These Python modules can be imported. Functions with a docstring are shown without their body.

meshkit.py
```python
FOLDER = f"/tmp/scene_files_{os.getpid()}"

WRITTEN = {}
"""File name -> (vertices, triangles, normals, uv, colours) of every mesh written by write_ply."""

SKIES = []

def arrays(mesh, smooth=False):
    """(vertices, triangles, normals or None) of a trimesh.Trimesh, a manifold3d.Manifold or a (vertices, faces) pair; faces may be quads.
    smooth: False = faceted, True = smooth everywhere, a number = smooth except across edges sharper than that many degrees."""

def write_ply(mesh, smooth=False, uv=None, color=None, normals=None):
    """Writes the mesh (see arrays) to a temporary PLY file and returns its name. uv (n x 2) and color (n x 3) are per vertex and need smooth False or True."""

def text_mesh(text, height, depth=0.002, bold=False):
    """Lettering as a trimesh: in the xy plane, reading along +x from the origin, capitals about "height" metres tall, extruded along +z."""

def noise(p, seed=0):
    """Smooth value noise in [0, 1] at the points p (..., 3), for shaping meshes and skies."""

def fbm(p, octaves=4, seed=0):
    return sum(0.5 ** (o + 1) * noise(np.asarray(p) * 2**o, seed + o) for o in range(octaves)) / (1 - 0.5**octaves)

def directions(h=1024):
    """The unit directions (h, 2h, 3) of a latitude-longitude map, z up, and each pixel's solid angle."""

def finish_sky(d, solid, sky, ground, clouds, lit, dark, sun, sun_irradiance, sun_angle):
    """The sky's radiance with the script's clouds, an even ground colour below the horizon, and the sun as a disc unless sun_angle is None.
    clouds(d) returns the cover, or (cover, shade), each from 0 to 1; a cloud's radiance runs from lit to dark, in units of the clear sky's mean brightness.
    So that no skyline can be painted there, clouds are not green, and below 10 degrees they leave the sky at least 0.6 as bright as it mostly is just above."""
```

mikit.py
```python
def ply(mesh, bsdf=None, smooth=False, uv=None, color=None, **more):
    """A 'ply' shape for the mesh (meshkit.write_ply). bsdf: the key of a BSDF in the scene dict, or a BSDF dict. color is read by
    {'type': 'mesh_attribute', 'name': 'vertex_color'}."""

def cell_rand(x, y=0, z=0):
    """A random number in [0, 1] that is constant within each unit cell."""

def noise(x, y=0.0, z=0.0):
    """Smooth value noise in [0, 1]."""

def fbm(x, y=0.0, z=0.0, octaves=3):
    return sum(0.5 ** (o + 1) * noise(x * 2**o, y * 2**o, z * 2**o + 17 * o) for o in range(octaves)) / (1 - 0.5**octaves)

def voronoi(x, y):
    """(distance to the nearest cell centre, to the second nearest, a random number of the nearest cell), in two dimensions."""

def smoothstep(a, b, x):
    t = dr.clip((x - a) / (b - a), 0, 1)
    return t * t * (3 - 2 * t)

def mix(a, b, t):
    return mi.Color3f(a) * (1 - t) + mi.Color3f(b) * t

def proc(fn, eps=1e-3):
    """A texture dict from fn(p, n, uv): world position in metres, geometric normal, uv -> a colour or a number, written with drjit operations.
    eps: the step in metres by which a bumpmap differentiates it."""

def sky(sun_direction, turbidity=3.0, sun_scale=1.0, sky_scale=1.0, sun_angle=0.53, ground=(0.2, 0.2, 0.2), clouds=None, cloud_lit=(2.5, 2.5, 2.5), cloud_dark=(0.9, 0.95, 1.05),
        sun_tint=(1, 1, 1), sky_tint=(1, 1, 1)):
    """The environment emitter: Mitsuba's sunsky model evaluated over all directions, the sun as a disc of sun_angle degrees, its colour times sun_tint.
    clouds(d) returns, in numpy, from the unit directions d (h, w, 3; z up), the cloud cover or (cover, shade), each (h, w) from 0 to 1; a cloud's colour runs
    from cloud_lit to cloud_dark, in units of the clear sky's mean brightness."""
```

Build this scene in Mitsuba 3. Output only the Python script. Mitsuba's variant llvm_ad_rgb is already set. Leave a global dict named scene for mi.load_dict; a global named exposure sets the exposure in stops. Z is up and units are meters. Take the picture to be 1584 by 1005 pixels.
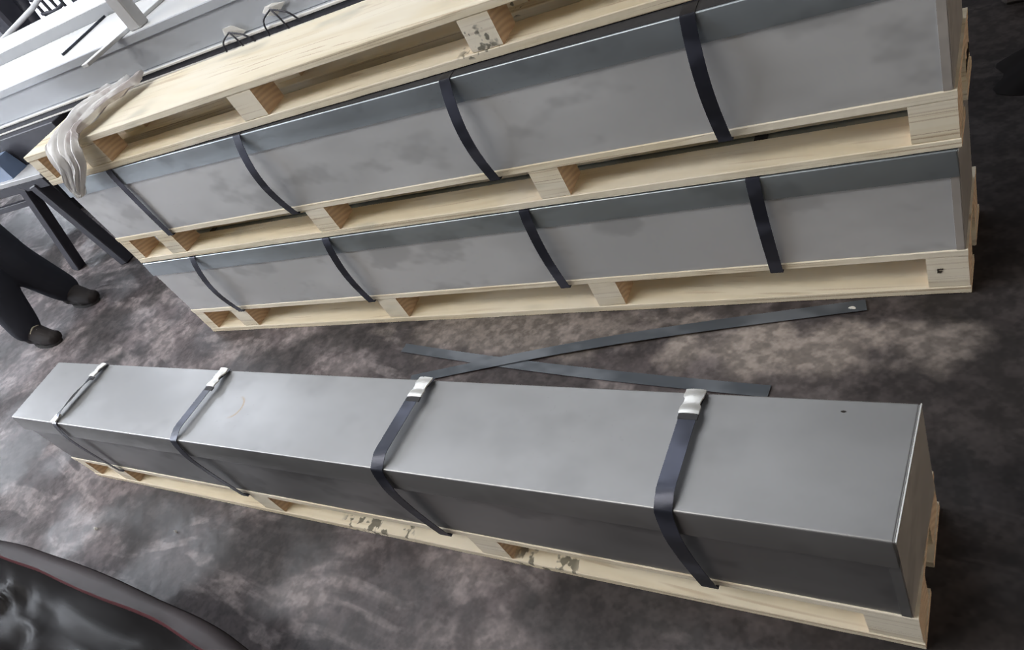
import math, random
import numpy as np, trimesh, manifold3d as m3
import drjit as dr, mitsuba as mi
import mikit, meshkit
from mikit import noise, fbm, smoothstep, mix, proc
from shapely.geometry import Polygon

random.seed(7); rng = np.random.default_rng(7)
T = mi.ScalarTransform4f
scene = {'type': 'scene'}
labels = {}

# ------------------------------------------------------------------ camera, light, exposure
CAM = np.array([0.15746, -0.54686, 1.53736])
FWD = np.array([-0.56311901, 0.53752719, -0.62766352])
UP = np.array([0.00430325, 0.76143473, 0.6482273])
scene['camera'] = {'type': 'perspective', 'fov_axis': 'x', 'fov': 2 * math.degrees(math.atan(792 / 1163.885)),
                   'near_clip': 0.02, 'far_clip': 100,
                   'to_world': T().look_at(origin=CAM.tolist(), target=(CAM + FWD).tolist(), up=UP.tolist())}
exposure = -0.2
# the daylight of the hall: translucent roof lights and the bright gate and windows in the far left wall
SKYLIGHTS = [(-9.0, -2.0, -3.4, -1.6, (11.0, 10.5, 9.8)), (-9.0, -0.5, 0.0, 1.3, (2.2, 2.3, 2.4)), (-9.0, -1.0, 3.0, 4.4, (2.8, 2.9, 3.05))]      # x0, x1, y0, y1, radiance; first strip added to brighten the fronts
WALL_WINDOWS = [(-0.6, 1.4, 1.9, 4.6), (2.2, 4.8, 3.8, 5.4), (-3.7, -1.2, 1.2, 4.6)]              # y0, y1, z0, z1 in the left wall; last one added to light the stack
WINDOW_RADIANCE = 10.0
GATE_RADIANCE = 7.0
ROOF_Z, LEFT_X, RIGHT_X, FRONT_Y, BACK_Y = 6.5, -10.0, 5.0, -4.0, 10.0

# ------------------------------------------------------------------ helpers
def numbered(key):
    if key not in labels and not any(k == key or k.startswith(key + '__') for k in scene):
        return key
    i = 1
    while True:
        k = f'{key}_{i:03d}'
        if k not in labels and not any(q == k or q.startswith(k + '__') for q in scene):
            return k
        i += 1

def thing(name, label, cat, group=None):
    key = numbered(name); labels[key] = {'label': label, 'category': cat}
    if group: labels[key]['group'] = group
    return key

def part(name, mesh, mat, parent, smooth=False, label=None, **kw):
    base = parent + '__' + name; key = base; i = 0
    while key in scene:
        i += 1; key = f'{base}_{i:03d}'
    scene[key] = mikit.ply(mesh, mat, smooth=smooth, **kw)
    if label: labels[key] = {'label': label}
    return key

def single(name, mesh, mat, label, cat, group=None, smooth=False, **kw):
    key = thing(name, label, cat, group)
    scene[key] = mikit.ply(mesh, mat, smooth=smooth, **kw)
    return key

def struct(name, mesh, mat, label, smooth=False, **kw):
    scene[name] = mikit.ply(mesh, mat, smooth=smooth, **kw)
    labels[name] = {'label': label, 'kind': 'structure'}
    return name

def xf(mesh, M):
    v, f, _ = meshkit.arrays(mesh)
    v = v @ M[:3, :3].T + M[:3, 3]
    return trimesh.Trimesh(v, f, process=False)

def rigid(yaw, x, y, z=0):
    c, s = math.cos(yaw), math.sin(yaw); M = np.eye(4); M[:2, :2] = [[c, -s], [s, c]]; M[:3, 3] = [x, y, z]; return M

def hull(pts): return trimesh.convex.convex_hull(np.asarray(pts, float))

def cham(x0, x1, y0, y1, z0, z1, b=0.002):
    P = []
    for x, sx in ((x0, 1), (x1, -1)):
        for y, sy in ((y0, 1), (y1, -1)):
            for z, sz in ((z0, 1), (z1, -1)):
                P += [(x, y + sy * b, z + sz * b), (x + sx * b, y, z + sz * b), (x + sx * b, y + sy * b, z)]
    return hull(P)

def box(x0, x1, y0, y1, z0, z1):
    m = trimesh.creation.box((x1 - x0, y1 - y0, z1 - z0)); m.apply_translation(((x0 + x1) / 2, (y0 + y1) / 2, (z0 + z1) / 2)); return m

def bar(p, q, w, h=None, up=(0, 0, 1), b=0.0):
    """a square tube or bar from p to q"""
    p, q = np.array(p, float), np.array(q, float); d = q - p; L = np.linalg.norm(d); d /= L
    if abs(np.dot(up, d)) > .99: up = (0, 1, 0)
    u = np.cross(up, d); u /= np.linalg.norm(u); v = np.cross(d, u); h = h or w
    m = cham(0, L, -w / 2, w / 2, -h / 2, h / 2, b or min(w, h) * .08)
    M = np.eye(4); M[:3, 0], M[:3, 1], M[:3, 2], M[:3, 3] = d, u, v, p
    return xf(m, M)

def tube(path, r, n=10, closed=False):
    P = np.asarray(path, float); N = len(P); r = np.broadcast_to(r, N)
    tang = np.gradient(P, axis=0); tang /= np.linalg.norm(tang, axis=1)[:, None]
    ref = np.array([0.31, 0.2, 0.93]); V = []
    for i in range(N):
        u = np.cross(tang[i], ref); u /= np.linalg.norm(u); w = np.cross(tang[i], u)
        a = np.arange(n) * 2 * np.pi / n
        V.append(P[i] + r[i] * (np.cos(a)[:, None] * u + np.sin(a)[:, None] * w))
    V = np.vstack(V); F = []
    for i in range(N - 1):
        for j in range(n):
            a, b2, c, d = i * n + j, i * n + (j + 1) % n, (i + 1) * n + (j + 1) % n, (i + 1) * n + j
            F += [(a, c, b2), (a, d, c)]
    for j in range(1, n - 1):
        F += [(0, j, j + 1), ((N - 1) * n, (N - 1) * n + j + 1, (N - 1) * n + j)]
    m = trimesh.Trimesh(V, F, process=False); m.fix_normals(); return m

def catmull(pts, n=8):
    P = np.asarray(pts, float); P = np.vstack([2 * P[0] - P[1], P, 2 * P[-1] - P[-2]]); out = []
    for i in range(1, len(P) - 2):
        for t in np.linspace(0, 1, n, endpoint=False):
            a, b, c, d = P[i - 1], P[i], P[i + 1], P[i + 2]
            out.append(.5 * (2 * b + (c - a) * t + (2 * a - 5 * b + 4 * c - d) * t * t + (3 * b - a - 3 * c + d) * t ** 3))
    out.append(P[-2]); return np.array(out)

def board(x0, x1, y0, y1, z0, z1, amp=0.0012, seg=0.04, seed=0, b=0.002):
    """a sawn board along x with slightly uneven edges"""
    n = max(2, int((x1 - x0) / seg)); xs = np.linspace(x0, x1, n + 1)
    prof = np.array([(y0 + b, z0), (y1 - b, z0), (y1, z0 + b), (y1, z1 - b), (y1 - b, z1), (y0 + b, z1), (y0, z1 - b), (y0, z0 + b)])
    V = np.array([[(x, y, z) for y, z in prof] for x in xs])
    d = meshkit.noise(np.stack([V[..., 0] * 9 + seed * 7.3, V[..., 1] * 25, V[..., 2] * 40], -1), seed) - .5
    inward = np.sign(np.array([(y0 + y1) / 2, (z0 + z1) / 2]) - prof)
    V[..., 1] += np.abs(d) * amp * inward[:, 0] * 2
    V[..., 2] += np.abs(d) * amp * 1.2 * inward[:, 1]
    V = V.reshape(-1, 3); F = []
    for i in range(n):
        for j in range(8):
            a, bb, c, dd = i * 8 + j, i * 8 + (j + 1) % 8, (i + 1) * 8 + (j + 1) % 8, (i + 1) * 8 + j
            F += [(a, c, bb), (a, dd, c)]
    for j in range(1, 7):
        F += [(0, j, j + 1), (n * 8, n * 8 + j + 1, n * 8 + j)]
    m = trimesh.Trimesh(V, F, process=False); m.fix_normals(); return m

def ribbon(path, wdir, width, thick):
    """flat band along path (n x 3); wdir (n x 3) its width directions"""
    P = np.asarray(path, float); N = len(P); W = np.asarray(wdir, float)
    t = np.gradient(P, axis=0); t /= np.linalg.norm(t, axis=1)[:, None]
    n = np.cross(t, W); n /= np.linalg.norm(n, axis=1)[:, None]
    c = [P - W * width / 2 - n * thick / 2, P + W * width / 2 - n * thick / 2, P + W * width / 2 + n * thick / 2, P - W * width / 2 + n * thick / 2]
    V = np.stack(c, 1).reshape(-1, 3); F = []
    for i in range(N - 1):
        for j in range(4):
            a, b2, cc, d = i * 4 + j, i * 4 + (j + 1) % 4, (i + 1) * 4 + (j + 1) % 4, (i + 1) * 4 + j
            F += [(a, cc, b2), (a, d, cc)]
    e = (N - 1) * 4
    F += [(0, 1, 2), (0, 2, 3), (e, e + 2, e + 1), (e, e + 3, e + 2)]
    m = trimesh.Trimesh(V, F, process=False); m.fix_normals(); return m

def joined(*ms): return trimesh.util.concatenate([xf(m, np.eye(4)) for m in ms])

# ------------------------------------------------------------------ materials
SX, SY, PHI = 0.0472, 0.8606, 0.04288            # the stack's own frame
cph, sph = math.cos(PHI), math.sin(PHI)

def local(p): return (cph * (p.x - SX) + sph * (p.y - SY), -sph * (p.x - SX) + cph * (p.y - SY), p.z)

def wood_fn(turn, moulds):
    def fn(p, n, uv):
        x, y, z = local(p) if turn else (p.x, p.y, p.z)
        nx = dr.abs((cph * n.x + sph * n.y) if turn else n.x)
        warp = fbm(x * 1.3, y * 9, z * 9, 2)
        g = noise(x * 2.2, y * 110 + warp * 14, z * 150 + warp * 14)
        g2 = fbm(x * 1.1, y * 22 + warp * 6, z * 30, 3)
        tone = fbm(x * 3.0, y * 5, z * 11, 2)
        c = mix((0.85, 0.78, 0.62), (0.76, 0.67, 0.49), smoothstep(.35, .75, g2))
        c = mix(c, (0.52, 0.40, 0.26), smoothstep(.66, .92, g) * .55)
        side = smoothstep(.6, .9, dr.abs(n.y)) * smoothstep(.2, .5, 1 - nx)
        ln = noise(x * 2.6 + 3, z * 310 + 2.2 * warp, 4)
        c = mix(c, (0.42, 0.31, 0.19), smoothstep(.66, .86, ln) * side * .62)
        c = mix(c, (0.87, 0.82, 0.70), smoothstep(.45, .75, tone) * .6)
        kn = noise(x * 6.3 + 3, y * 19, z * 21 + 5)
        c = mix(c, (0.34, 0.22, 0.12), smoothstep(.93, .985, kn) * .7)
        c = mix(c, (0.45, 0.44, 0.36), smoothstep(.62, .85, fbm(x * 5 + 9, y * 12, z * 12, 3)) * .5)
        for (a, b2, z0, z1) in moulds:
            inside = smoothstep(a - .02, a + .02, x) * (1 - smoothstep(b2 - .02, b2 + .02, x)) * (1 - smoothstep(z1 - .01, z1 + .01, z)) * smoothstep(z0 - .01, z0, z)
            c = mix(c, (0.07, 0.07, 0.05), inside * smoothstep(.55, .66, fbm(x * 60, y * 45, z * 45, 3)) * .8)
        # end grain: reddish growth rings
        r = dr.sqrt(dr.square(y * 1.0 + .11 + .05 * noise(x * 9, 1, 2)) + dr.square(z + .2 + .09 * noise(x * 7, 5, 1)))
        ring = .5 + .5 * dr.sin(r * 420 + 3 * noise(y * 30, z * 30, 3))
        e = mix((0.70, 0.53, 0.37), (0.52, 0.36, 0.24), ring * .7)
        return mix(c, e, smoothstep(.75, .9, nx))
    return fn

def mat(name, d): scene[name] = d; return name

for nm, turn, moulds in (('wood_plain', False, [(-1.46, -1.2, .0, .07), (-.86, -.69, .0, .08)]), ('wood_turned', True, [(-1.0, -.88, .875, .945)])):
    mat(nm, {'type': 'principled', 'base_color': proc(wood_fn(turn, moulds)), 'roughness': 0.75, 'specular': 0.25})

def steel_fn(base, stain):
    def fn(p, n, uv):
        a = fbm(p.x * 2.3 + 4, p.y * 5, p.z * 4, 4)
        b = fbm(p.x * 7 + 40, p.y * 9, p.z * 9 + 3, 4)
        sp = noise(p.x * 160, p.y * 160, p.z * 160)
        c = mix(base, tuple(v * 1.18 for v in base), smoothstep(.35, .65, a))
        c = mix(c, tuple(v * .62 for v in base), smoothstep(.54, .74, b) * (.24 if stain else .5))
        c = mix(c, tuple(v * .35 for v in base), smoothstep(.60, .72, fbm(p.x * 3 + 11, p.y * 4, p.z * 6, 3)) * smoothstep(.80, .95, sp) * .12)
        if stain:
            r = dr.sqrt(dr.square((p.x + 1.665) / 1.0) + dr.square(p.y - .125))
            arc = dr.exp(-dr.square((r - .035) / .0035)) * smoothstep(-.01, .02, p.x + 1.66) * smoothstep(.40, .405, p.z)
            c = mix(c, (0.34, 0.22, 0.10), arc * .55)
            d = dr.sqrt(dr.square(p.x + .095) + dr.square((p.y - .225) * 2))
            c = mix(c, (0.04, 0.035, 0.03), (1 - smoothstep(.003, .006, d)) * smoothstep(.40, .405, p.z))
        return c
    return fn

def rough_fn(lo, hi, f=4):
    return lambda p, n, uv: lo + (hi - lo) * smoothstep(.3, .7, fbm(p.x * f, p.y * f * 1.7, p.z * f * 1.5, 4))

def wavy(p, n, uv): return fbm(p.x * 3.2 + 2, p.y * 5, p.z * 4, 2)

def steel(name, base, rlo, rhi, metallic, stain=False, wave=0.0008):
    mat(name, {'type': 'bumpmap', 'scale': wave, 'tex': proc(wavy, 4e-3), 'bsdf': {
        'type': 'principled', 'base_color': proc(steel_fn(base, stain)), 'metallic': metallic, 'specular': .5,
        'roughness': proc(rough_fn(rlo, rhi))}})

steel('sheet_steel', (0.60, 0.61, 0.62), .40, .52, .40)
steel('lid_steel', (0.36, 0.405, 0.435), .32, .44, .72)
steel('sheet_steel_front', (0.31, 0.31, 0.31), .42, .50, .78, stain=True)
steel('body_steel_front', (0.40, 0.40, 0.405), .42, .50, .95)
steel('cap_steel', (0.46, 0.43, 0.40), .42, .55, .35)
mat('strap_steel', {'type': 'principled', 'base_color': proc(lambda p, n, uv: mix((0.035, 0.038, 0.052), (0.085, 0.092, 0.125), smoothstep(.4, .75, fbm(p.x * 8, p.y * 14, p.z * 14, 3)))),
                    'metallic': .6, 'roughness': .32, 'specular': .5})
mat('scrap_steel', {'type': 'principled', 'base_color': proc(lambda p, n, uv: mix((0.10, 0.115, 0.135), (0.19, 0.21, 0.24), smoothstep(.4, .75, fbm(p.x * 8, p.y * 14, 1, 3)))),
                    'metallic': .5, 'roughness': .45, 'specular': .5})
mat('zinc', {'type': 'principled', 'base_color': {'type': 'rgb', 'value': (0.86, 0.86, 0.83)}, 'metallic': .75, 'roughness': .38})

def floor_fn(p, n, uv):
    wx = fbm(p.x * 1.1 + 5, p.y * 1.1, 1, 3); wy = fbm(p.x * 1.1, p.y * 1.1 + 9, 4, 3)
    a = fbm(p.x * 2.2 + wx * 3, p.y * 2.6 + wy * 3, 2, 5)
    b = fbm(p.x * 9 + wy * 4, p.y * 12 + wx * 4, 7, 7)
    g = noise(p.x * 130, p.y * 130, 3)
    st = fbm(p.x * 5 + wy * 6 + 3, p.y * 17 + wx * 9, 5, 5)
    c = mix((0.052, 0.042, 0.044), (0.115, 0.095, 0.098), smoothstep(.36, .64, a))
    c = mix(c, (0.22, 0.19, 0.19), smoothstep(.47, .66, b) * smoothstep(.38, .58, a) * .75)
    c = mix(c, (0.23, 0.20, 0.20), smoothstep(.52, .68, st) * .55)
    c = mix(c, (0.024, 0.020, 0.020), smoothstep(.50, .68, fbm(p.x * 3.1 + 20, p.y * 3.7 + wx * 2, 3, 4)) * .85)
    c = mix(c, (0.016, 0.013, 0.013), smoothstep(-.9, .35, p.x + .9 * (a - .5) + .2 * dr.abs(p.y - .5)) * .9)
    for (px, py, rx, ry, kk) in ((-.36, .68, .30, .11, .85), (-1.2, .74, .5, .10, .5), (-.02, .70, .16, .10, .5)):
        d = dr.sqrt(dr.square((p.x - px) / rx) + dr.square((p.y - py) / ry)) + 1.4 * (b - .5) + .8 * (a - .5)
        c = mix(c, (0.30, 0.26, 0.235), (1 - smoothstep(.55, 1.15, d)) * kk)
    fine = fbm(p.x * 38, p.y * 46, 2, 4)
    return c * (.85 + .3 * g) * (.72 + .56 * smoothstep(.3, .7, fine))

def floor_bump(p, n, uv): return fbm(p.x * 14, p.y * 16, 1, 4)
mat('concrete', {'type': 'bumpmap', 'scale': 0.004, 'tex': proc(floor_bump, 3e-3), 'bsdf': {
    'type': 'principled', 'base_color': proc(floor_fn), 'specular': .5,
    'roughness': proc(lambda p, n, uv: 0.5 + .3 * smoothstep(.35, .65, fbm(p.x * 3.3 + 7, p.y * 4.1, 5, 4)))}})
mat('hall_wall', {'type': 'principled', 'base_color': proc(lambda p, n, uv: mix((0.20, 0.21, 0.23), (0.30, 0.31, 0.33), fbm(p.x * .8, p.y * .8, p.z * .8, 3))), 'roughness': .8})
mat('dark_wall', {'type': 'principled', 'base_color': proc(lambda p, n, uv: mix((0.04, 0.036, 0.036), (0.07, 0.062, 0.06), fbm(p.x * .8, p.y * .8, p.z * .8, 3))), 'roughness': .8})
mat('roof_sheet', {'type': 'principled', 'base_color': {'type': 'rgb', 'value': (0.22, 0.23, 0.25)}, 'roughness': .7})
mat('dark_paint', {'type': 'principled', 'base_color': proc(lambda p, n, uv: mix((0.035, 0.037, 0.05), (0.06, 0.06, 0.075), fbm(p.x * 9, p.y * 9, p.z * 9, 3))), 'roughness': .55})
mat('grey_paint', {'type': 'principled', 'base_color': proc(lambda p, n, uv: mix((0.46, 0.47, 0.48), (0.58, 0.58, 0.58), fbm(p.x * 4, p.y * 4, p.z * 4, 3))), 'roughness': .5})
mat('blue_grey', {'type': 'principled', 'base_color': proc(lambda p, n, uv: mix((0.40, 0.425, 0.46), (0.50, 0.525, 0.56), fbm(p.x * 2, p.y * 4, p.z * 4, 3))), 'roughness': .45, 'specular': .5})
mat('mid_grey', {'type': 'principled', 'base_color': proc(lambda p, n, uv: mix((0.20, 0.21, 0.22), (0.28, 0.285, 0.29), fbm(p.x * 3, p.y * 4, p.z * 4, 3))), 'roughness': .5})
mat('pale_top', {'type': 'principled', 'base_color': proc(lambda p, n, uv: mix((0.56, 0.57, 0.58), (0.70, 0.71, 0.71), fbm(p.x * 2.5, p.y * 6, p.z * 4, 3))), 'roughness': .5})
mat('cloth_white', {'type': 'principled', 'base_color': proc(lambda p, n, uv: mix((0.84, 0.84, 0.84), (0.42, 0.36, 0.36), smoothstep(.52, .66, fbm(p.x * 18, p.y * 16, 2, 3)) * smoothstep(.985, 1.0, p.z) * .6)), 'roughness': .9, 'sheen': .3})
mat('trousers', {'type': 'principled', 'base_color': {'type': 'rgb', 'value': (0.030, 0.034, 0.047)}, 'roughness': .9})
mat('jacket', {'type': 'principled', 'base_color': {'type': 'rgb', 'value': (0.05, 0.055, 0.07)}, 'roughness': .85})
mat('boot_leather', {'type': 'principled', 'base_color': {'type': 'rgb', 'value': (0.02, 0.016, 0.016)}, 'roughness': .8})
mat('skin', {'type': 'principled', 'base_color': {'type': 'rgb', 'value': (0.50, 0.32, 0.23)}, 'roughness': .55})
mat('hair', {'type': 'principled', 'base_color': {'type': 'rgb', 'value': (0.02, 0.018, 0.017)}, 'roughness': .6})
mat('pale_lace', {'type': 'principled', 'base_color': {'type': 'rgb', 'value': (0.45, 0.42, 0.33)}, 'roughness': .7})
mat('black_film', {'type': 'principled', 'base_color': proc(lambda p, n, uv: mix((0.008, 0.0075, 0.008), (0.018, 0.016, 0.016), fbm(p.x * 5, p.y * 5, p.z * 5, 3))), 'roughness': .5, 'specular': .05})
mat('rim_grey', {'type': 'principled', 'base_color': proc(lambda p, n, uv: mix((0.022, 0.02, 0.021), (0.055, 0.042, 0.045), fbm(p.x * 6, p.y * 9, p.z * 6, 3))), 'roughness': .6, 'specular': .1})
mat('maroon', {'type': 'principled', 'base_color': {'type': 'rgb', 'value': (0.11, 0.03, 0.035)}, 'roughness': .45})
mat('white_paper', {'type': 'principled', 'base_color': {'type': 'rgb', 'value': (0.75, 0.74, 0.70)}, 'roughness': .9})
mat('black_ink', {'type': 'principled', 'base_color': {'type': 'rgb', 'value': (0.03, 0.025, 0.02)}, 'roughness': .9})
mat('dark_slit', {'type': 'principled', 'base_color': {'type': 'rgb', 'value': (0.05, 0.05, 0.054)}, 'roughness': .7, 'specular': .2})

# ------------------------------------------------------------------ the hall
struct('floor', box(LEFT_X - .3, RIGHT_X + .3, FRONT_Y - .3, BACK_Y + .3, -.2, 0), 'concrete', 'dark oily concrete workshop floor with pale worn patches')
struct('ceiling', box(LEFT_X - .3, RIGHT_X + .3, FRONT_Y - .3, BACK_Y + .3, ROOF_Z + .02, ROOF_Z + .3), 'roof_sheet', 'grey sheet roof of the hall')
struct('wall_right', box(RIGHT_X, RIGHT_X + .3, FRONT_Y, BACK_Y, 0, ROOF_Z), 'dark_wall', 'dark right wall of the hall')
struct('wall_front', box(LEFT_X, RIGHT_X, FRONT_Y - .3, FRONT_Y, 0, ROOF_Z), 'dark_wall', 'dark wall behind the photographer')
struct('wall_back', box(LEFT_X, RIGHT_X, BACK_Y, BACK_Y + .3, 0, ROOF_Z), 'hall_wall', 'grey back wall of the hall')
GATE = (3.4, 6.8, 0.0, 3.4)
wl = m3.Manifold.cube((.3, BACK_Y - FRONT_Y, ROOF_Z)).translate((LEFT_X - .3, FRONT_Y, 0))
for (y0, y1, z0, z1) in [GATE, *WALL_WINDOWS]:
    d = .1 if z0 == 0 else 0
    wl -= m3.Manifold.cube((.5, y1 - y0, z1 - z0 + d)).translate((LEFT_X - .4, y0, z0 - d))
struct('wall_left', wl, 'hall_wall', 'grey left wall of the hall with a bright gate')

def glow(x, y0, y1, z0, z1, rad, name, label):
    m = trimesh.Trimesh([(x, y0, z0), (x, y1, z0), (x, y1, z1), (x, y0, z1)], [(0, 1, 2), (0, 2, 3)], process=False)
    struct(name, m, 'white_paper', label)
    scene[name]['emitter'] = {'type': 'area', 'radiance': {'type': 'rgb', 'value': [rad * .94, rad, rad * 1.1]}}
glow(LEFT_X - .15, *GATE, GATE_RADIANCE, 'door_1', 'bright daylit translucent gate in the far wall')
glow(LEFT_X - .15, *WALL_WINDOWS[0], WINDOW_RADIANCE, 'window_1', 'bright daylit window in the left wall')
glow(LEFT_X - .15, *WALL_WINDOWS[1], WINDOW_RADIANCE, 'window_2', 'bright daylit window above the gate')
glow(LEFT_X - .15, *WALL_WINDOWS[2], WINDOW_RADIANCE * 2.1, 'window_6', 'bright window added at the front end of the left wall to light the stack')  # unseen, added for frontal light on the stack faces
m = trimesh.Trimesh([(RIGHT_X - .01, -2.5, 1.8), (RIGHT_X - .01, -2.5, 3.6), (RIGHT_X - .01, .5, 3.6), (RIGHT_X - .01, .5, 1.8)], [(0, 2, 1), (0, 3, 2)], process=False)
m = trimesh.Trimesh(m.vertices, m.faces[:, ::-1], process=False) if m.face_normals[0][0] > 0 else m
struct('window_7', m, 'white_paper', 'warm glowing panel added high on the right wall to light the end faces')  # unseen panel on the solid wall, added to warm the right end faces
scene['window_7']['emitter'] = {'type': 'area', 'radiance': {'type': 'rgb', 'value': [3.6, 3.0, 2.3]}}
for i, (x0, x1, y0, y1, rad) in enumerate(SKYLIGHTS):
    z = ROOF_Z
    m = trimesh.Trimesh([(x0, y0, z), (x0, y1, z), (x1, y1, z), (x1, y0, z)], [(0, 1, 2), (0, 2, 3)], process=False)
    nm = f'window_{i + 3}'
    struct(nm, m, 'white_paper', f'translucent roof light strip {["added behind the photographer to light the fronts", "over the aisle", "behind the stack"][i]}')
    scene[nm]['emitter'] = {'type': 'area', 'radiance': {'type': 'rgb', 'value': list(rad)}}

# ------------------------------------------------------------------ pallets, boxes, straps
BLOCKS = [(-1.0, 'end'), (-2.612, -2.522), (-1.798, -1.71), (-0.955, -0.868), (-0.079, None)]

def skewed(m, k):
    v = m.vertices.copy(); v[:, 0] += k * v[:, 1] * np.clip((v[:, 0] + .25) / .2, 0, 1); return trimesh.Trimesh(v, m.faces, process=False)

def pallet(M, L, h, right, label, wood, seed, front_blocks=None, split=None, skew=.068):
    """long two-row pallet in its own frame: front edge y = 0, right end x = right"""
    t = thing('wooden_pallet', label, 'pallet', None)
    x0, x1 = -L, right; tk = .022
    part('deck_board', xf(skewed(board(x0, x1, 0, .289, h - tk, h, seed=seed), skew), M), wood, t)
    part('stringer_board', xf(skewed(board(x0 + .002, x1 + .001, .001, .108, 0, tk + .002, seed=seed + 1), skew), M), wood, t)
    part('stringer_board', xf(skewed(board(x0 + .004, x1 + .002, .158, .2885, 0, tk + .002, seed=seed + 2), skew), M), wood, t)
    xs = front_blocks or [(x0 + .001, x0 + .062), (-2.612, -2.522), (-1.798, -1.71), (-.957, -.870), (-.080, x1 - .001)]
    for k, (a, b) in enumerate(xs):
        for r, (ya, yb) in enumerate(((.002, .094), (.192, .286))):
            dx = 0 if r == 0 else rng.uniform(-.006, .006) * (0 < k < 4)
            part('block', xf(skewed(board(a + dx, b + dx, ya, yb, tk + .002, h - tk, amp=.0016, seg=.03, seed=seed + 5 + k + 10 * r), skew), M), wood, t)
    return t

def rounded_top(x0, x1, y0, y1, z0, z1, r, flare, skew):
    """the folded lid: rounded top edges, flanges flaring out by flare at the hem"""
    P = []
    for (x, y, sx, sy) in ((x0, y0, 1, 1), (x1, y0, -1, 1), (x1 + skew, y1, -1, -1), (x0, y1, 1, -1)):
        for th in np.linspace(0, np.pi / 2, 5):
            for ph in np.linspace(0, np.pi / 2, 5):
                n = np.array([-sx * math.cos(th) * math.cos(ph), -sy * math.cos(th) * math.sin(ph), math.sin(th)])
                P.append(np.array([x + sx * r, y + sy * r, z1 - r]) + n * r)
        P.append((x - sx * .0004, y - sy * flare, z0))
    return hull(P)

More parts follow.
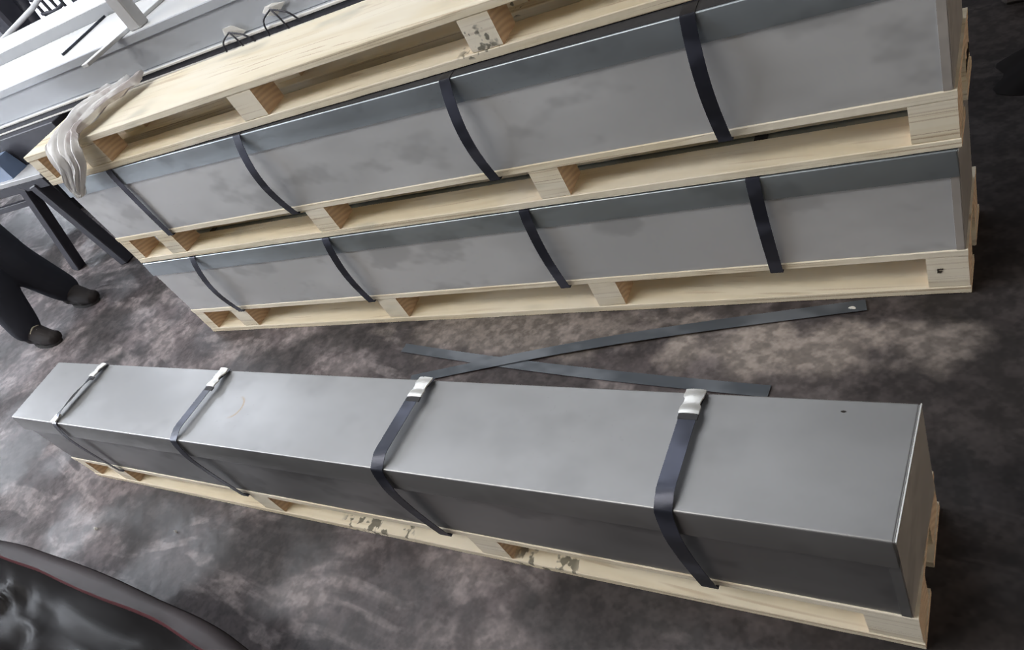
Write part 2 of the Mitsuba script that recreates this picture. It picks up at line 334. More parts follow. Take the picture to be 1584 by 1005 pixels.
def steel_box(M, L, z0, z1, label, mt, lid_mt, skew=0.0, flange=.066, flare=.003, cap=True):
    t = thing('steel_box', label, 'steel box', None)
    ins = .003
    b = hull([(x + (skew if (y > .1 and x > -1) else 0), y, z) for x in (-L + ins + .004, -ins) for y in (ins, .25 - ins) for z in (z0, z1 - .01)])
    part('body', xf(b, M), mt, t)
    part('lid', xf(rounded_top(-L, 0, 0, .25, z1 - flange, z1, .0042, flare, skew), M), lid_mt, t, smooth=35)
    if cap:
        f = hull([(x, y, z) for x in (-.016, -.0005) for y in (.0006, .0026) for z in (z0 + .0005, z1 - flange + .002)])
        e = hull([(x + (skew if y > .1 else 0), y, z) for x in (-.002, .0018) for y in (.002, .2485) for z in (z0 + .0005, z1 - .006)])
        part('end_flange', xf(f, M), 'cap_steel' if lid_mt == 'lid_steel' else lid_mt, t)
        part('end_cap', xf(e, M), 'cap_steel', t)
        g = hull([(x + (skew if y > .1 else 0), y, z) for x in (.0002, .0024) for y in (.001, .2495) for z in (z1 - .0045, z1 + .0004)])  # edge highlight built as a thin strip of brighter metal
        part('edge_highlight', xf(g, M), 'zinc', t, label='highlight on the right end edge, made as a bright strip')
    return t

def strap_path(zb, zt, x_top, x_bot, bulge, deck=.286, arch=0.0, hem=0.0, n=14):
    """points (x, y, z) of the loop round box and deck, from the lid's back edge over the front, under the deck and up again"""
    o = .0022; pts = []
    for t in np.linspace(0, 1, n):                      # over the lid, back to front
        y = .25 - .25 * t
        if arch: h = arch * min(1, (1 - t) / .13, max(0.15, t / .22)) if t < 1 else 0
        else: h = 0
        pts.append((x_top, y, zt + o + h))
    pts[-1] = (x_top, 0.0, zt + .0012)
    pts.append((x_top, -o - .0012, zt - .004))
    for t in np.linspace(0, 1, n)[1:]:
        s = math.sin(math.pi * t ** .9)
        pts.append((x_top + (x_bot - x_top) * t, -o - .0035 - bulge * s - hem * np.interp(t, [0, .2, .3, 1], [0, 1, 1, 0]), zt - .006 + (zb + .004 - zt) * t))
    pts.append((x_bot, .002, zb - o)); pts.append((x_bot, deck - .002, zb - o)); pts.append((x_bot, deck + o, zb + .004))
    pts.append((x_bot, deck + o, zb + .02)); pts.append((x_bot, .25 + o + .004 + hem, zb + .06)); pts.append((x_top, .25 + o + .004 + hem, zt - .075)); pts.append((x_top, .25 + o + .002, zt - .01)); pts.append((x_top, .25 + o, zt - .002))
    pts.append((x_top, .2495, zt + o * .9))
    return np.array(pts)

def strap_band(M, pts, w=.032, th=.0012, twist=None):
    W = np.tile([1.0, 0, 0], (len(pts), 1))
    if twist is not None:
        t = np.gradient(pts, axis=0); t /= np.linalg.norm(t, axis=1)[:, None]; nn = np.cross(t, W)
        a = twist[:len(pts)]; W = np.cos(a)[:, None] * W + np.sin(a)[:, None] * nn
    return xf(ribbon(pts, W, w, th), M)

STACK = rigid(PHI, SX, SY)
FRONT = np.eye(4)
def lift(M, z): N = M.copy(); N[2, 3] += z; return N
HP, HT = .1369, .4078
z1, zb1, z2, zb2 = .1457, .4278, .5709, .8536
HP3 = .1353

# foreground
pallet(FRONT, 2.845, HP, .009, 'long pine pallet on the floor under the foreground steel box', 'wood_plain', 1, skew=.02)
steel_box(FRONT, 2.841, HP, HT, 'long grey steel box in the foreground, alone on its own pallet', 'body_steel_front', 'sheet_steel_front', skew=.0178, flare=.0085)
# stack
pallet(STACK, 2.853, z1, .006, 'long pine pallet standing on the floor at the bottom of the rear stack', 'wood_turned', 31)
steel_box(STACK, 2.853, z1, zb1, 'lower of the two long grey steel boxes in the rear stack', 'sheet_steel', 'lid_steel', skew=.016)
pallet(lift(STACK, zb1 + .003), 2.853, z2 - zb1 - .003, .007, 'pine pallet sandwiched between the lower and upper steel boxes of the rear stack', 'wood_turned', 61)
steel_box(STACK, 2.853, z2, zb2, 'upper long grey steel box of the rear stack, under the empty top pallet', 'sheet_steel', 'lid_steel', skew=.016)
P3 = STACK @ rigid(.0255, -2.853, -.0175, zb2 + .003) @ rigid(0, 2.853, 0)
single('added_dark_sheet', xf(hull([(x, y, z) for x in (-2.84, -.012) for y in (.0045, .244) for z in (zb2 + .0001, zb2 + .0011)]), STACK), 'dark_slit', 'thin dark sheet added to darken the lid strip below the empty top pallet', 'dark sheet')  # made-up sheet, added only to darken the visible strip of lid
pallet(P3, 2.853, HP3 - .003, .0, 'empty pine pallet on top of the rear stack, white rag on its left end', 'wood_turned', 91,
       front_blocks=[(-2.852, -2.79), (-2.56, -2.44), (-1.76, -1.66), (-.955, -.87), (-.08, -.001)])

WHERE = ['leftmost of four', 'second from the left', 'third from the left', 'rightmost of four']
up = [(-2.506, -2.505, .002), (-1.82, -1.832, .03), (-1.042, -1.055, .03), (-.438, -.438, .026)]
lo = [(-2.52, -2.532, .026), (-1.80, -1.815, .018), (-1.028, -1.029, .013), (-.408, -.414, .006)]
for rows, za, zb, nm in ((up, z2, zb2, 'upper'), (lo, z1, zb1, 'lower')):
    for k, (xt, xb, bu) in enumerate(rows):
        pts = strap_path(za - .022, zb, xt, xb, bu)
        single('steel_strap', strap_band(STACK, pts), 'strap_steel',
               f'black steel strap on the {nm} box of the rear stack, {WHERE[k]}', 'strap', f'steel straps on the {nm} rear box', smooth=40)

# seals of the foreground straps
def seal_mesh(x, y0, y1, z0, w=.038, zt=.0035, notch=.004):
    n = notch; m = (y0 + y1) / 2; h = w / 2
    P = Polygon([(x - h, y0), (x + h, y0), (x + h, m - .012), (x + h - n, m - .004), (x + h - n * .6, m + .004), (x + h, m + .010), (x + h, y1), (x - h, y1), (x - h, m + .010), (x - h + n, m + .004), (x - h + n * .6, m - .004), (x - h, m - .012)])
    a = trimesh.creation.extrude_polygon(P, zt, engine='earcut')
    a = a.subdivide(); a = a.subdivide()
    v = a.vertices.copy()
    v[:, 2] += .0035 * np.cos((v[:, 0] - x) / h * 1.35) + .0012 * np.sin((v[:, 1] - y0) * 190) + z0 + (.25 - v[:, 1]) * .08
    return trimesh.Trimesh(v, a.faces, process=False)

fr = [(-2.519, -2.512, .004, .008), (-1.826, -1.806, .003, .013), (-1.036, -1.020, .006, .016), (-.3575, -.354, .006, .015)]
for k, (xt, xb, bu, ar) in enumerate(fr):
    xback = [-2.494, -1.803, -1.018, -.352][k]
    t = thing('steel_strap', ['leftmost black strap of the foreground box, twisted on edge, silver clips at both ends',
                              'second strap from the left on the foreground box, with a crumpled silver seal',
                              'glossy blue-black strap, third from the left on the foreground box, with a silver seal',
                              'blue-black strap nearest the right end of the foreground box, with a flat silver seal'][k],
              'strap', 'steel straps on the foreground box')
    pts = strap_path(HP - .022, HT, xt, xb, bu, arch=ar, hem=.0068, n=18)
    fr_t = np.linspace(0, 1, 18); pts[:18, 0] = xback + (xt - xback) * fr_t
    tw = np.zeros(len(pts))
    if k == 0:
        tw[:18] = .6 * np.sin(np.clip((fr_t - .25) / .7, 0, 1) * np.pi); pts[:18, 2] += .004 * np.sin(np.clip((fr_t - .2) / .75, 0, 1) * np.pi)
    w = [.028, .031, .036, .034][k]
    part('band', strap_band(FRONT, pts, w, .0013, tw), 'strap_steel', t, smooth=40)
    ya, yb = [(.185, .246), (.175, .246), (.185, .246), (.188, .247)][k]
    part('seal', seal_mesh(xback - .001, ya, yb, HT + ar * .45 + .0035, w + .005, notch=[.007, .007, .004, .0045][k]), 'zinc', t, smooth=30, label='crimped silver metal seal')
    part('seal_mouth', cham(xback - w / 2 - .003, xback + w / 2 + .002, ya - .012, ya + .002, HT + ar + .001, HT + ar + .0042, .001), 'dark_slit', t, label='dark open end of the seal')
    if k == 0:
        part('clip', cham(xt - .016, xt + .016, .001, .032, HT + .004, HT + .009, .0015), 'zinc', t, label='small bright clip at the front edge')

# marks on the wood ends of the pallets
def ink(name, parent, M, items, label):
    part(name, joined(*[xf(box(*q), M) for q in items]), 'black_ink', parent, label=label)
ink('ink_mark', 'wooden_pallet_001', STACK, [(-.0585, -.0555, .0006, .0032, .075, .088), (-.0555, -.046, .0006, .0032, .0855, .088), (-.0555, -.048, .0006, .0032, .079, .081), (-.0555, -.050, .0006, .0032, .0745, .0762)], 'small black mark on the right end block')
items = []
for i in range(9):
    y = .194 + i * .0095; h = rng.uniform(.014, .034); zc = .478 + rng.uniform(-.004, .004)
    items.append((.004 + .068 * y, .0072 + .068 * y, y, y + .005, zc, zc + h))
ink('ink_stamp', 'wooden_pallet_002', STACK, items, 'row of smudged black stamp strokes')

# ------------------------------------------------------------------ white rag on the top pallet
def cloth():
    nu, nv = 34, 70
    top = zb2 + HP3 + .006
    # centre line from the back edge of the deck over the front edge and down, in the stack's frame
    line = catmull([(-2.47, .275, top + .012), (-2.475, .20, top + .018), (-2.51, .12, top + .014), (-2.535, .04, top + .012), (-2.545, -.012, top + .006), (-2.555, -.037, top - .03), (-2.60, -.04, top - .09), (-2.655, -.036, top - .15), (-2.69, -.034, top - .185)], 9)
    s = np.linspace(0, 1, len(line)); tt = np.linspace(0, 1, nv)
    C = np.stack([np.interp(tt, s, line[:, k]) for k in range(3)], 1)
    V = []
    for i, t in enumerate(tt):
        w = .16 + .05 * math.sin(t * 5) + .05 * max(0, 1 - t / .45) + (.03 if t > .5 else 0); w *= 1 - .75 * max(0, (t - .72) / .28) ** 1.4
        for j in range(nu):
            u = j / (nu - 1) - .5
            f = .017 * math.sin(u * 17 + 3 * t + 1.2 * math.sin(t * 6)) + .006 * math.sin(u * 31 + 6 * t) + .010 * (meshkit.noise(np.array([u * 7, t * 9, 1.0])) - .5)
            f *= 1 - .3 * abs(u)
            hang = min(1, max(0, (t - .47) / .12))
            p = C[i] + np.array([u * w + .01 * math.sin(t * 20), 0, 0])
            p += np.array([0, -abs(f) * 1.3 - .004, 0]) * hang + np.array([0, .3 * f, abs(f) * 1.5]) * (1 - hang)
            V.append(p)
    F = []
    for i in range(nv - 1):
        for j in range(nu - 1):
            a = i * nu + j; F += [(a, a + 1, a + nu + 1), (a, a + nu + 1, a + nu)]
    V = np.array(V); m = trimesh.Trimesh(V, F, process=False)
    n = m.vertex_normals * .0011; k = len(V)
    F = np.array(F); E = [(i, i + 1) for i in range(0, nu - 1)]
    V2 = np.vstack([V + n, V - n]); F2 = [*F.tolist(), *(F[:, ::-1] + k).tolist()]
    ring = [j for j in range(nu)] + [i * nu + nu - 1 for i in range(1, nv)] + [(nv - 1) * nu + j for j in range(nu - 2, -1, -1)] + [i * nu for i in range(nv - 2, 0, -1)]
    for a, b in zip(ring, ring[1:] + ring[:1]): F2 += [(a, a + k, b + k), (a, b + k, b)]
    m = trimesh.Trimesh(V2, F2, process=False); m.fix_normals(); return m
single('rag', xf(cloth(), STACK), 'cloth_white', 'crumpled white rag draped over the left end of the empty top pallet', 'rag', smooth=True)

# ------------------------------------------------------------------ loose straps and scraps on the floor
def floor_strip(p, q, w, lift0, sag, z0=.004):
    n = 24; P = np.array([np.array(p) * (1 - t) + np.array(q) * t for t in np.linspace(0, 1, n)]); d = (P[-1] - P[0])[:2]; d /= np.linalg.norm(d)
    side = np.array([-d[1], d[0]]); tt = np.linspace(0, 1, n)
    P = np.column_stack([P[:, 0] + side[0] * sag * np.sin(tt * np.pi), P[:, 1] + side[1] * sag * np.sin(tt * np.pi), z0 + lift0 * np.sin(tt * np.pi) ** 2])
    W = np.tile([side[0], side[1], 0], (n, 1)); return ribbon(P, W, w, .0015)
single('loose_strap', floor_strip((-1.63, .665), (-.36, .548), .036, .0, -.012), 'scrap_steel', 'loose grey steel strap lying flat on the floor, passing under the other one', 'strap', smooth=40)
single('loose_strap', floor_strip((-1.52, .53), (-.17, .825), .036, .004, .02, .006), 'scrap_steel', 'loose blue-grey steel strap on the floor, lying across over the other loose strap', 'strap', smooth=40)

def chip(x, y, s, h, seed):
    r = np.random.default_rng(seed); n = 9; a = np.arange(n) * 2 * np.pi / n; rad = s * (.6 + .4 * r.random(n))
    P = [(x + rad[i] * math.cos(a[i]) * 1.5, y + rad[i] * math.sin(a[i]) * .7, .001) for i in range(n)] + [(x + .7 * rad[i] * math.cos(a[i] + .2) * 1.4, y + .7 * rad[i] * math.sin(a[i]) * .6, h * r.random() + .003) for i in range(n)]
    return hull(P)
for (x, y, s, l) in ((-.199, .815, .013, 'white torn paper scrap on the floor before the right end of the rear stack'), (-2.62, -.19, .009, 'small white scrap on the floor before the left end of the foreground pallet'), (-2.18, -.13, .005, 'tiny white crumb on the dark floor in front of the foreground pallet')):
    single('paper_scrap', chip(x, y, s, .008, int(s * 1e4)), 'white_paper', l, 'scrap')

# ------------------------------------------------------------------ work table, beams behind the stack (in the stack's frame)
S = lambda m: xf(m, STACK)
t = thing('work_table', 'pale topped steel work table with dark trestle legs left of the rear stack', 'table')
part('table_top', S(cham(-7.2, -4.08, .57, 1.2, .628, .655, .003)), 'grey_paint', t)
part('front_rail', S(bar((-7.18, .60, .60), (-4.1, .60, .60), .05, .055)), 'dark_paint', t)
part('back_rail', S(bar((-7.18, 1.16, .60), (-4.1, 1.16, .60), .05, .055)), 'dark_paint', t)
for y in (.60, 1.14):
    for xo in (0, -2.4):
        part('leg', S(bar((-4.70 + xo, y, 0), (-4.37 + xo, y, .60), .062, .062, up=(0, 1, 0))), 'dark_paint', t)
        part('leg', S(bar((-4.17 + xo, y, 0), (-4.25 + xo, y, .60), .075, .07, up=(0, 1, 0))), 'dark_paint', t)
part('brace', S(bar((-7.0, .61, .43), (-4.38, .61, .50), .03, .035)), 'dark_paint', t)
for k, (x, w) in enumerate(((-5.3, 1.42), (-6.6, .5))):
    single('support_block', S(cham(x, x + w, .72, 1.16, .655, .826, .004)), 'dark_paint', ['dark support block on the table under the steel plates, nearer the stack', 'dark painted support block on the far end of the table under the steel plates'][k], 'block')
# blue vice body glimpsed on the table
t = thing('bench_vice', 'small blue machine vice on the table below the bright edged plates', 'vice')
part('body', S(hull([(-4.66, .60, .655), (-4.40, .60, .655), (-4.66, .71, .655), (-4.40, .71, .655), (-4.60, .62, .77), (-4.44, .62, .77), (-4.60, .705, .77), (-4.44, .705, .77)])), mat('blue_paint', {'type': 'principled', 'base_color': {'type': 'rgb', 'value': (0.16, 0.22, 0.34)}, 'roughness': .4}), t)
part('jaw', S(cham(-4.58, -4.46, .59, .64, .74, .81, .006)), 'blue_paint', t)
# second trestle that carries the right end of the beams (mostly behind the stack)
t = thing('steel_trestle', 'dark steel trestle behind the rear stack carrying the grey beams', 'trestle')
part('beam', S(cham(-1.3, -1.2, .7, 1.8, .76, .826, .004)), 'dark_paint', t)
for y in (.76, 1.74): part('leg', S(bar((-1.25, y, 0), (-1.25, y, .77), .06)), 'dark_paint', t)
t3 = thing('steel_trestle', 'dark steel trestle beyond the work table carrying the rear grey beam', 'trestle')
part('beam', S(cham(-5.6, -5.5, 1.25, 1.85, .76, .826, .004)), 'dark_paint', t3)
for y in (1.30, 1.8): part('leg', S(bar((-5.55, y, 0), (-5.55, y, .77), .06)), 'dark_paint', t3)
# plates with bright edges under the beam
for k in range(2):
    z = .8265 + k * .036
    t = thing('steel_plate', ['lower of two grey steel plates with bright white edges under the long beam', 'upper of two grey steel plates with bright white edges under the long beam'][k], 'plate', 'bright edged plates')
    part('sheet', S(cham(-7.0, -.7, .785, 1.25, z, z + (.03 if k == 0 else .008), .001)), 'dark_paint' if k == 0 else 'blue_grey', t)
    part('edge', S(cham(-7.0, -.7, .776 - .004 * k, .786, z + (.001 if k == 0 else -.002), z + (.009 if k == 0 else .008), .002)), 'white_paper', t, label='bright white front edge')
# the long beam: web, top flange with a lip
t = thing('steel_beam', 'long blue-grey steel beam with a pale flat top behind the rear stack', 'beam')
part('web', S(cham(-7.0, -.7, .80, .83, .872, 1.0, .002)), 'blue_grey', t)
part('flange_lip', S(cham(-7.0, -.7, .79, .80, .992, 1.030, .003)), 'blue_grey', t)
part('top_plate', S(cham(-7.0, -.7, .80, 1.32, 1.0, 1.030, .002)), 'pale_top', t)
part('back_web', S(cham(-7.0, -.7, 1.22, 1.25, .872, 1.0, .002)), 'blue_grey', t)
t = thing('steel_beam', 'second pale grey steel beam with a raised flat top behind the first beam', 'beam')
part('top_plate', S(cham(-7.0, -.7, 1.327, 1.74, 1.085, 1.092, .002)), 'pale_top', t)
part('front_web', S(cham(-7.0, -.7, 1.325, 1.35, .827, 1.086, .002)), 'mid_grey', t)
part('back_web', S(cham(-7.0, -.7, 1.70, 1.73, .827, 1.086, .002)), 'blue_grey', t)
# bar sticking out, thin rod, upright post
single('flat_bar', S(cham(-3.10, -3.055, .575, 1.15, 1.031, 1.046, .002)), 'pale_top', 'short white flat bar lying across the first beam and sticking out towards the stack', 'bar')
single('steel_rod', S(bar((-3.70, .92, 1.036), (-3.78, 1.31, 1.036), .012)), 'strap_steel', 'thin dark rod lying across the pale top of the first beam', 'rod')
single('square_tube', S(bar((-2.975, .845, 1.031), (-2.975, .845, 2.6), .075, .06, up=(0, 1, 0))), 'grey_paint', 'light grey square steel upright standing on the first beam', 'upright')
# tags tied with wire on the web of the beam
def tie(x, z, s, label, dx=0):
    t = thing('wire_tie', label, 'tie')
    r = np.random.default_rng(int(abs(x * 1000)))
    P = np.array([(x, .785, z)]) + r.normal(size=(26, 3)) * np.array([.028, .006, .018]) * s
    P[:, 1] = np.clip(P[:, 1], .765, .799)
    part('tag', S(hull(P)), 'white_paper', t, label='crumpled white tape')
    for k, (ax, az) in enumerate(((-.075, -.085), (.04, -.10), (.11, -.07))):
        part('wire', S(tube(catmull([(x, .772, z), (x + ax * .7, .760, z - .01 + az * .2), (x + ax, .764, z + az)], 6), .0035, 6)), 'dark_paint', t)
tie(-2.455, .902, .8, 'left crumpled white tape tie with bent dark wires on the long beam')
tie(-2.19, .925, .8, 'pale tape tie on the long beam, the right one near the top edge')
single('wood_offcut', S(hull(np.array([(-2.50, .83, 1.034)]) + np.random.default_rng(3).random((20, 3)) * [.1, .07, .045])), 'wood_turned', 'small rough yellowish wood offcut on the first beam', 'offcut')

# ------------------------------------------------------------------ machinery far behind on the left
def Y(x, y, z): return (x, y, z)
t = thing('press_machine', 'dark grey machine with curved ribs and a pale edge far behind the beams', 'machine')
part('base', S(cham(-9.6, -7.3, 3.5, 4.4, 0, .62, .02)), 'dark_paint', t)
for k in range(5):
    x = -8.72 + .21 * k
    part('rib', S(tube(catmull([(x, 3.55, .55), (x + .05, 3.5, .8), (x - .02, 3.6, 1.1), (x - .2, 3.8, 1.5)], 6), .07 + .015 * (k % 2), 10)), ['dark_paint', 'blue_grey'][k % 2], t, smooth=40)
part('column', S(cham(-8.05, -7.8, 3.26, 3.49, 0, 2.4, .03)), 'dark_paint', t)
t = thing('guard_frame', 'dark lattice guard frame with rounded openings in front of the bright gate', 'frame')
gp = []
for k in range(4):
    x = -7.30 + .115 * k
    part('bar', S(tube(catmull([(x, 3.3, .45), (x + .02, 3.3, .8), (x, 3.3, 1.25)], 6), .016, 8)), 'dark_paint', t, smooth=40)
for k in range(4):
    z = .62 + .14 * k
    part('rail', S(tube(catmull([(-7.31, 3.3, z), (-7.1, 3.29, z - .02), (-6.94, 3.3, z)], 6), .018, 8)), 'dark_paint', t, smooth=40)
for x in (-7.30, -6.955): part('foot', S(bar((x, 3.3, 0), (x, 3.3, .5), .05)), 'dark_paint', t)
single('leaning_pipe', S(tube([(-9.6, 3.2, .55), (-8.2, 3.16, .84), (-7.05, 3.1, 1.0), (-6.5, 3.08, 1.12)], .024, 12)), 'grey_paint', 'grey pipe leaning in front of the far machine', 'pipe', smooth=40)
single('thin_rail', S(tube([(-8.8, 2.9, 1.42), (-7.85, 2.9, 1.09), (-7.3, 2.9, .84), (-7.0, 2.9, .65)], .012, 8)), 'white_paper', 'thin white rail crossing in front of the far machine', 'rail')
t = thing('machine_cabinet', 'dark blue-grey machine cabinet behind the beams near the upper left picture edge', 'cabinet')
part('body', S(cham(-6.92, -5.2, 3.36, 4.2, 0, 1.15, .02)), 'dark_paint', t)
part('door', S(cham(-6.8, -5.9, 3.335, 3.37, .2, 1.05, .008)), 'blue_grey', t)
part('door', S(cham(-5.85, -5.3, 3.335, 3.37, .2, 1.05, .008)), 'dark_paint', t)

# ------------------------------------------------------------------ dark things beyond the right end of the stack
t = thing('machine_bed', 'dark machine bed on the floor beyond the right end of the rear stack', 'machine')
part('bed', cham(.12, .9, 2.2, 3.4, .05, .55, .02), 'dark_wall', t)
part('foot', cham(.10, .95, 2.1, 2.3, 0, .09, .015), 'dark_wall', t)
part('slide', bar((.10, 2.05, .12), (.25, 2.5, .6), .07), 'boot_leather', t)
def heap(cx, cy, rx, ry, h, seed):
    n, m = 48, 16; V = []
    for i in range(m + 1):
        r = i / m
        for j in range(n):
            a = 2 * np.pi * j / n; rr = r * (1 + .12 * math.sin(3 * a + seed) + .06 * math.sin(7 * a))
            z = h * (1 - r ** 2.2) * (1 + .5 * (meshkit.fbm(np.array([rr * 3 * math.cos(a) + seed, rr * 3 * math.sin(a), 1.0]), 3) - .5))
            V.append((cx + rx * rr * math.cos(a), cy + ry * rr * math.sin(a), max(z, .002)))
    F = []
    for i in range(m):
        for j in range(n):
            a, b, c, d = i * n + j, i * n + (j + 1) % n, (i + 1) * n + (j + 1) % n, (i + 1) * n + j
            F += [(a, c, b), (a, d, c)]
    mm = trimesh.Trimesh(V, F, process=False); return mm
single('tarpaulin', heap(.42, 1.75, .36, .16, .12, 2), 'black_film', 'crumpled dark tarpaulin on the floor right of the rear stack', 'tarpaulin', smooth=True)

# ------------------------------------------------------------------ black lined tub at the lower left
def superell(a, b, n, k=4.0, cx=0, cy=0, rot=0.0):
    th = np.linspace(0, 2 * np.pi, n, endpoint=False)
    x = a * np.sign(np.cos(th)) * np.abs(np.cos(th)) ** (2 / k); y = b * np.sign(np.sin(th)) * np.abs(np.sin(th)) ** (2 / k)
    return np.column_stack([cx + x * math.cos(rot) - y * math.sin(rot), cy + x * math.sin(rot) + y * math.cos(rot)])
TX, TY = -1.98, -.80
def loft(rings, cap0=True, cap1=True):
    n = len(rings[0]); V = np.vstack(rings); F = []
    for i in range(len(rings) - 1):
        for j in range(n):
            a, b, c, d = i * n + j, i * n + (j + 1) % n, (i + 1) * n + (j + 1) % n, (i + 1) * n + j
            F += [(a, b, c), (a, c, d)]
    V = list(V)
    for use, base, flip in ((cap0, 0, 1), (cap1, (len(rings) - 1) * n, 0)):
        if use:
            V.append(np.mean(V[base:base + n], axis=0)); k = len(V) - 1
            F += [((base + j), k, base + (j + 1) % n) if flip else (base + j, base + (j + 1) % n, k) for j in range(n)]
    return trimesh.Trimesh(V, F, process=False)
def ring3(a, b, z, wob=0.0, seed=0):
    e = superell(a, b, 240, 3.4, TX, TY, -.02); th = np.arange(240) * 2 * np.pi / 240
    d = e - [TX, TY]; L = np.linalg.norm(d, axis=1)[:, None]
    w = (meshkit.fbm(np.column_stack([np.cos(th) * 6 + seed, np.sin(th) * 6, th * 0 + seed]), 3) - .5)
    e = e + d / L * (w * wob)[:, None]
    return np.column_stack([e, z + (meshkit.noise(np.column_stack([np.cos(th) * 9, np.sin(th) * 9, th * 0 + 3 + seed])) - .5) * wob * .8])
t = thing('plastic_tub', 'black plastic lined tub with a rolled grey rim in the lower left corner', 'tub')
A, B = 1.12, .43
part('shell', loft([ring3(A * .93, B * .88, .0), ring3(A * .985, B * .97, .16), ring3(A * .99, B * .98, .29)], True, False), 'black_film', t, smooth=True)
part('rim', loft([ring3(A - .012, B - .012, .268, .012), ring3(A + .004, B + .004, .284, .014), ring3(A - .002, B - .002, .306, .016), ring3(A - .022, B - .022, .309, .018, 1), ring3(A - .044, B - .044, .300, .016, 2)], False, False), 'rim_grey', t, smooth=True, label='rolled glossy grey rim')
part('rim_lining', loft([ring3(A - .043, B - .043, .300, .016, 2), ring3(A - .050, B - .050, .289, .014, 2), ring3(A - .047, B - .047, .279, .012, 2)], False, False), 'maroon', t, smooth=True, label='dark maroon underside of the rim')
def lining():
    nr, n = 40, 160; V = []
    for i in range(nr + 1):
        r = i / nr
        e = superell((A - .046) * r + 1e-4, (B - .046) * r + 1e-4, n, 3.4, TX, TY, -.02)
        q = np.column_stack([e[:, 0] * 3.1, e[:, 1] * 4.2, np.zeros(n)])
        f = meshkit.fbm(q, 3, 5); g = np.abs(meshkit.fbm(q * 1.6 + 3, 3, 8) - .5)
        z = .245 + (f - .5) * .16 - g * .14
        z = z * (1 - r ** 10) + .281 * r ** 10
        V.append(np.column_stack([e, np.minimum(z, .30)]))
    V = np.vstack(V); F = []
    for i in range(nr):
        for j in range(n):
            a, b, c, d = i * n + j, i * n + (j + 1) % n, (i + 1) * n + (j + 1) % n, (i + 1) * n + j
            F += [(a, c, b), (a, d, c)]
    return trimesh.Trimesh(V, F, process=False).__class__(V, np.array(F)[:, ::-1], process=False)
part('film', lining(), 'black_film', t, smooth=True, label='crumpled glossy black plastic film lining')

# ------------------------------------------------------------------ worker at the left edge (legs in the picture)
def body_mesh(bones, edge=.018, smooth=8):
    out = []
    for (p, rp), (q, rq) in bones:
        a = m3.Manifold.sphere(rp, 24).translate(tuple(p)); b = m3.Manifold.sphere(rq, 24).translate(tuple(q))
        out.append(m3.Manifold.batch_hull([a, b]))
    m = m3.Manifold.batch_boolean(out, m3.OpType.Add).refine_to_length(edge).to_mesh()
    tm = trimesh.Trimesh(m.vert_properties[:, :3], m.tri_verts, process=True)
    trimesh.smoothing.filter_taubin(tm, .5, -.53, smooth); return tm
PX, PY = -4.30, .80                                   # between the feet; faces +x
def W(x, y, z): return np.array([PX + x, PY + y, z])
p = thing('person', 'person in dark trousers and work shoes standing beside the work table', 'person')
HIP, KNEE, ANK = .90, .50, .09
Lk, Rk = W(.05, .085, .40), W(.04, -.075, .38)
La, Ra = W(0.05, .155, .12), W(0.03, -.135, .12)
trous = [((W(0, .08, .90), .125), (Lk, .105)), ((W(0, -.08, .90), .125), (Rk, .105)), ((Lk, .105), (La, .078)), ((Rk, .105), (Ra, .078)),
         ((W(0, .07, .98), .125), (W(0, -.07, .98), .125)), ((W(0, .09, .90), .115), (W(0, -.07, .98), .125)), ((W(0, -.09, .90), .115), (W(0, .07, .98), .125))]
part('trousers', body_mesh(trous), 'trousers', p, smooth=True, label='dark work trousers')
torso = [((W(0, .07, 1.02), .125), (W(.0, -.07, 1.02), .125)), ((W(0, .07, 1.0), .122), (W(.01, .1, 1.34), .12)), ((W(0, -.07, 1.0), .122), (W(.01, -.1, 1.34), .12)),
         ((W(.01, .1, 1.34), .12), (W(.01, -.1, 1.34), .12)), ((W(.0, .16, 1.40), .075), (W(0, -.16, 1.40), .075)), ((W(0, 0, 1.42), .08), (W(.01, 0, 1.47), .062))]
for s in (1, -1):
    torso += [((W(0, .17 * s, 1.39), .07), (W(.0, .25 * s, 1.12), .05)), ((W(0, .25 * s, 1.12), .05), (W(.10, .25 * s, .92), .042))]
part('jacket', body_mesh(torso), 'jacket', p, smooth=True, label='dark work jacket')
skin = [((W(.02, 0, 1.46), .055), (W(.03, 0, 1.54), .055)), ((W(.035, 0, 1.585), .075), (W(.025, 0, 1.645), .092)), ((W(.06, 0, 1.555), .045), (W(.035, 0, 1.62), .08)),
        ((W(.118, 0, 1.60), .010), (W(.112, 0, 1.63), .007)), ((W(.108, .012, 1.566), .008), (W(.108, -.012, 1.566), .008))]
for s in (1, -1): skin.append(((W(.02, .085 * s, 1.60), .014), (W(.02, .09 * s, 1.635), .018)))
part('head', body_mesh(skin, .008, 4), 'skin', p, smooth=True, label='head facing the stack')
for s in (1, -1):
    part('eye', xf(trimesh.creation.icosphere(2, .011), rigid(0, *W(.103, .032 * s, 1.632))), 'hair', p, smooth=True, label='dark eye')
hm = m3.Manifold.sphere(.103, 40).scale((1, .93, 1)).translate(tuple(W(.015, 0, 1.652))) - m3.Manifold.cube((.3, .4, .2)).translate(tuple(W(.075, -.2, 1.50)))
hm -= m3.Manifold.cube((.4, .4, .2)).translate(tuple(W(-.2, -.2, 1.41)))
part('hair', hm, 'hair', p, smooth=50, label='short dark hair')
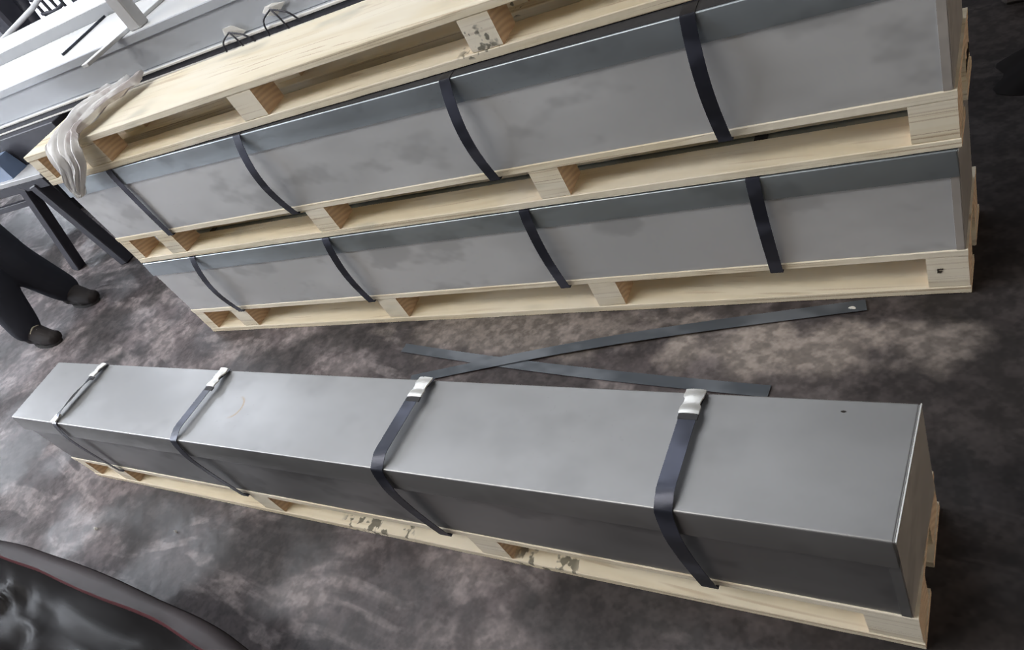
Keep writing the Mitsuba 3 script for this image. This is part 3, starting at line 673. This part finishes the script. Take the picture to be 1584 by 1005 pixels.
for s in (1, -1):
    wr = W(.10, .25 * s, .92); d = np.array([.42, 0, -.9]); d /= np.linalg.norm(d); fw = np.array([.9, 0, .42]); fw /= np.linalg.norm(fw)
    sd = np.array([0, -s, 0.0])
    b = [((wr, .028), (wr + d * .05, .026))]
    for k, (o, L) in enumerate(((-.028, .062), (-.009, .072), (.010, .068), (.028, .052))):
        root = wr + d * .085 + fw * o
        b += [((wr + d * .03 + fw * o * .6, .017), (root, .012)), ((root, .0095), (root + d * L * .5 + sd * .012, .009)), ((root + d * L * .5 + sd * .012, .009), (root + d * L * .85 + sd * .034, .0078))]
    b += [((wr + d * .02 + fw * .02, .015), (wr + d * .055 + fw * .052 + sd * .01, .011)), ((wr + d * .055 + fw * .052 + sd * .01, .011), (wr + d * .09 + fw * .058 + sd * .022, .0088))]
    part('hand', body_mesh(b, .004, 3), 'skin', p, smooth=True, label='bare hand')
for k, (a, s) in enumerate(((La, 1), (Ra, -1))):
    x, y = a[0], a[1]
    sh = body_mesh([((np.array([x - .05, y, .05]), .045), (np.array([x + .0, y, .10]), .058)), ((np.array([x - .055, y, .04]), .038), (np.array([x + .17, y, .036]), .034)),
                    ((np.array([x + .02, y, .09]), .05), (np.array([x + .15, y, .04]), .040)), ((np.array([x + .09, y - .012, .04]), .038), (np.array([x + .17, y + .012, .036]), .035))], .012, 5)
    v = sh.vertices.copy(); v[:, 2] = np.maximum(v[:, 2], .012); sh = trimesh.Trimesh(v, sh.faces, process=False)
    key = part('shoe', sh, 'boot_leather', p, smooth=True, label='dark brown work shoe')
    P = [(x + .06 + .135 * math.cos(q) * (1 if math.cos(q) > 0 else .98), y + .047 * math.sin(q)) for q in np.linspace(0, 2 * np.pi, 28, endpoint=False)]
    part('sole', trimesh.creation.extrude_polygon(Polygon(P), .014, engine='earcut'), 'hair', p)
    if k == 1:
        part('lace', joined(*[xf(tube(catmull([(x + .055 + .02 * i, y - .03, .118 - .014 * i), (x + .06 + .02 * i, y, .135 - .016 * i), (x + .055 + .02 * i, y + .03, .118 - .014 * i)], 4), .004, 6), np.eye(4)) for i in range(4)]), 'pale_lace', p, label='pale shoe laces')

for k in list(scene):
    if isinstance(scene[k], dict) and scene[k].get('type') in ('principled',):
        scene[k] = {'type': 'twosided', 'bsdf': scene[k]}
    elif isinstance(scene[k], dict) and scene[k].get('type') == 'bumpmap':
        scene[k] = {'type': 'twosided', 'bsdf': scene[k]}
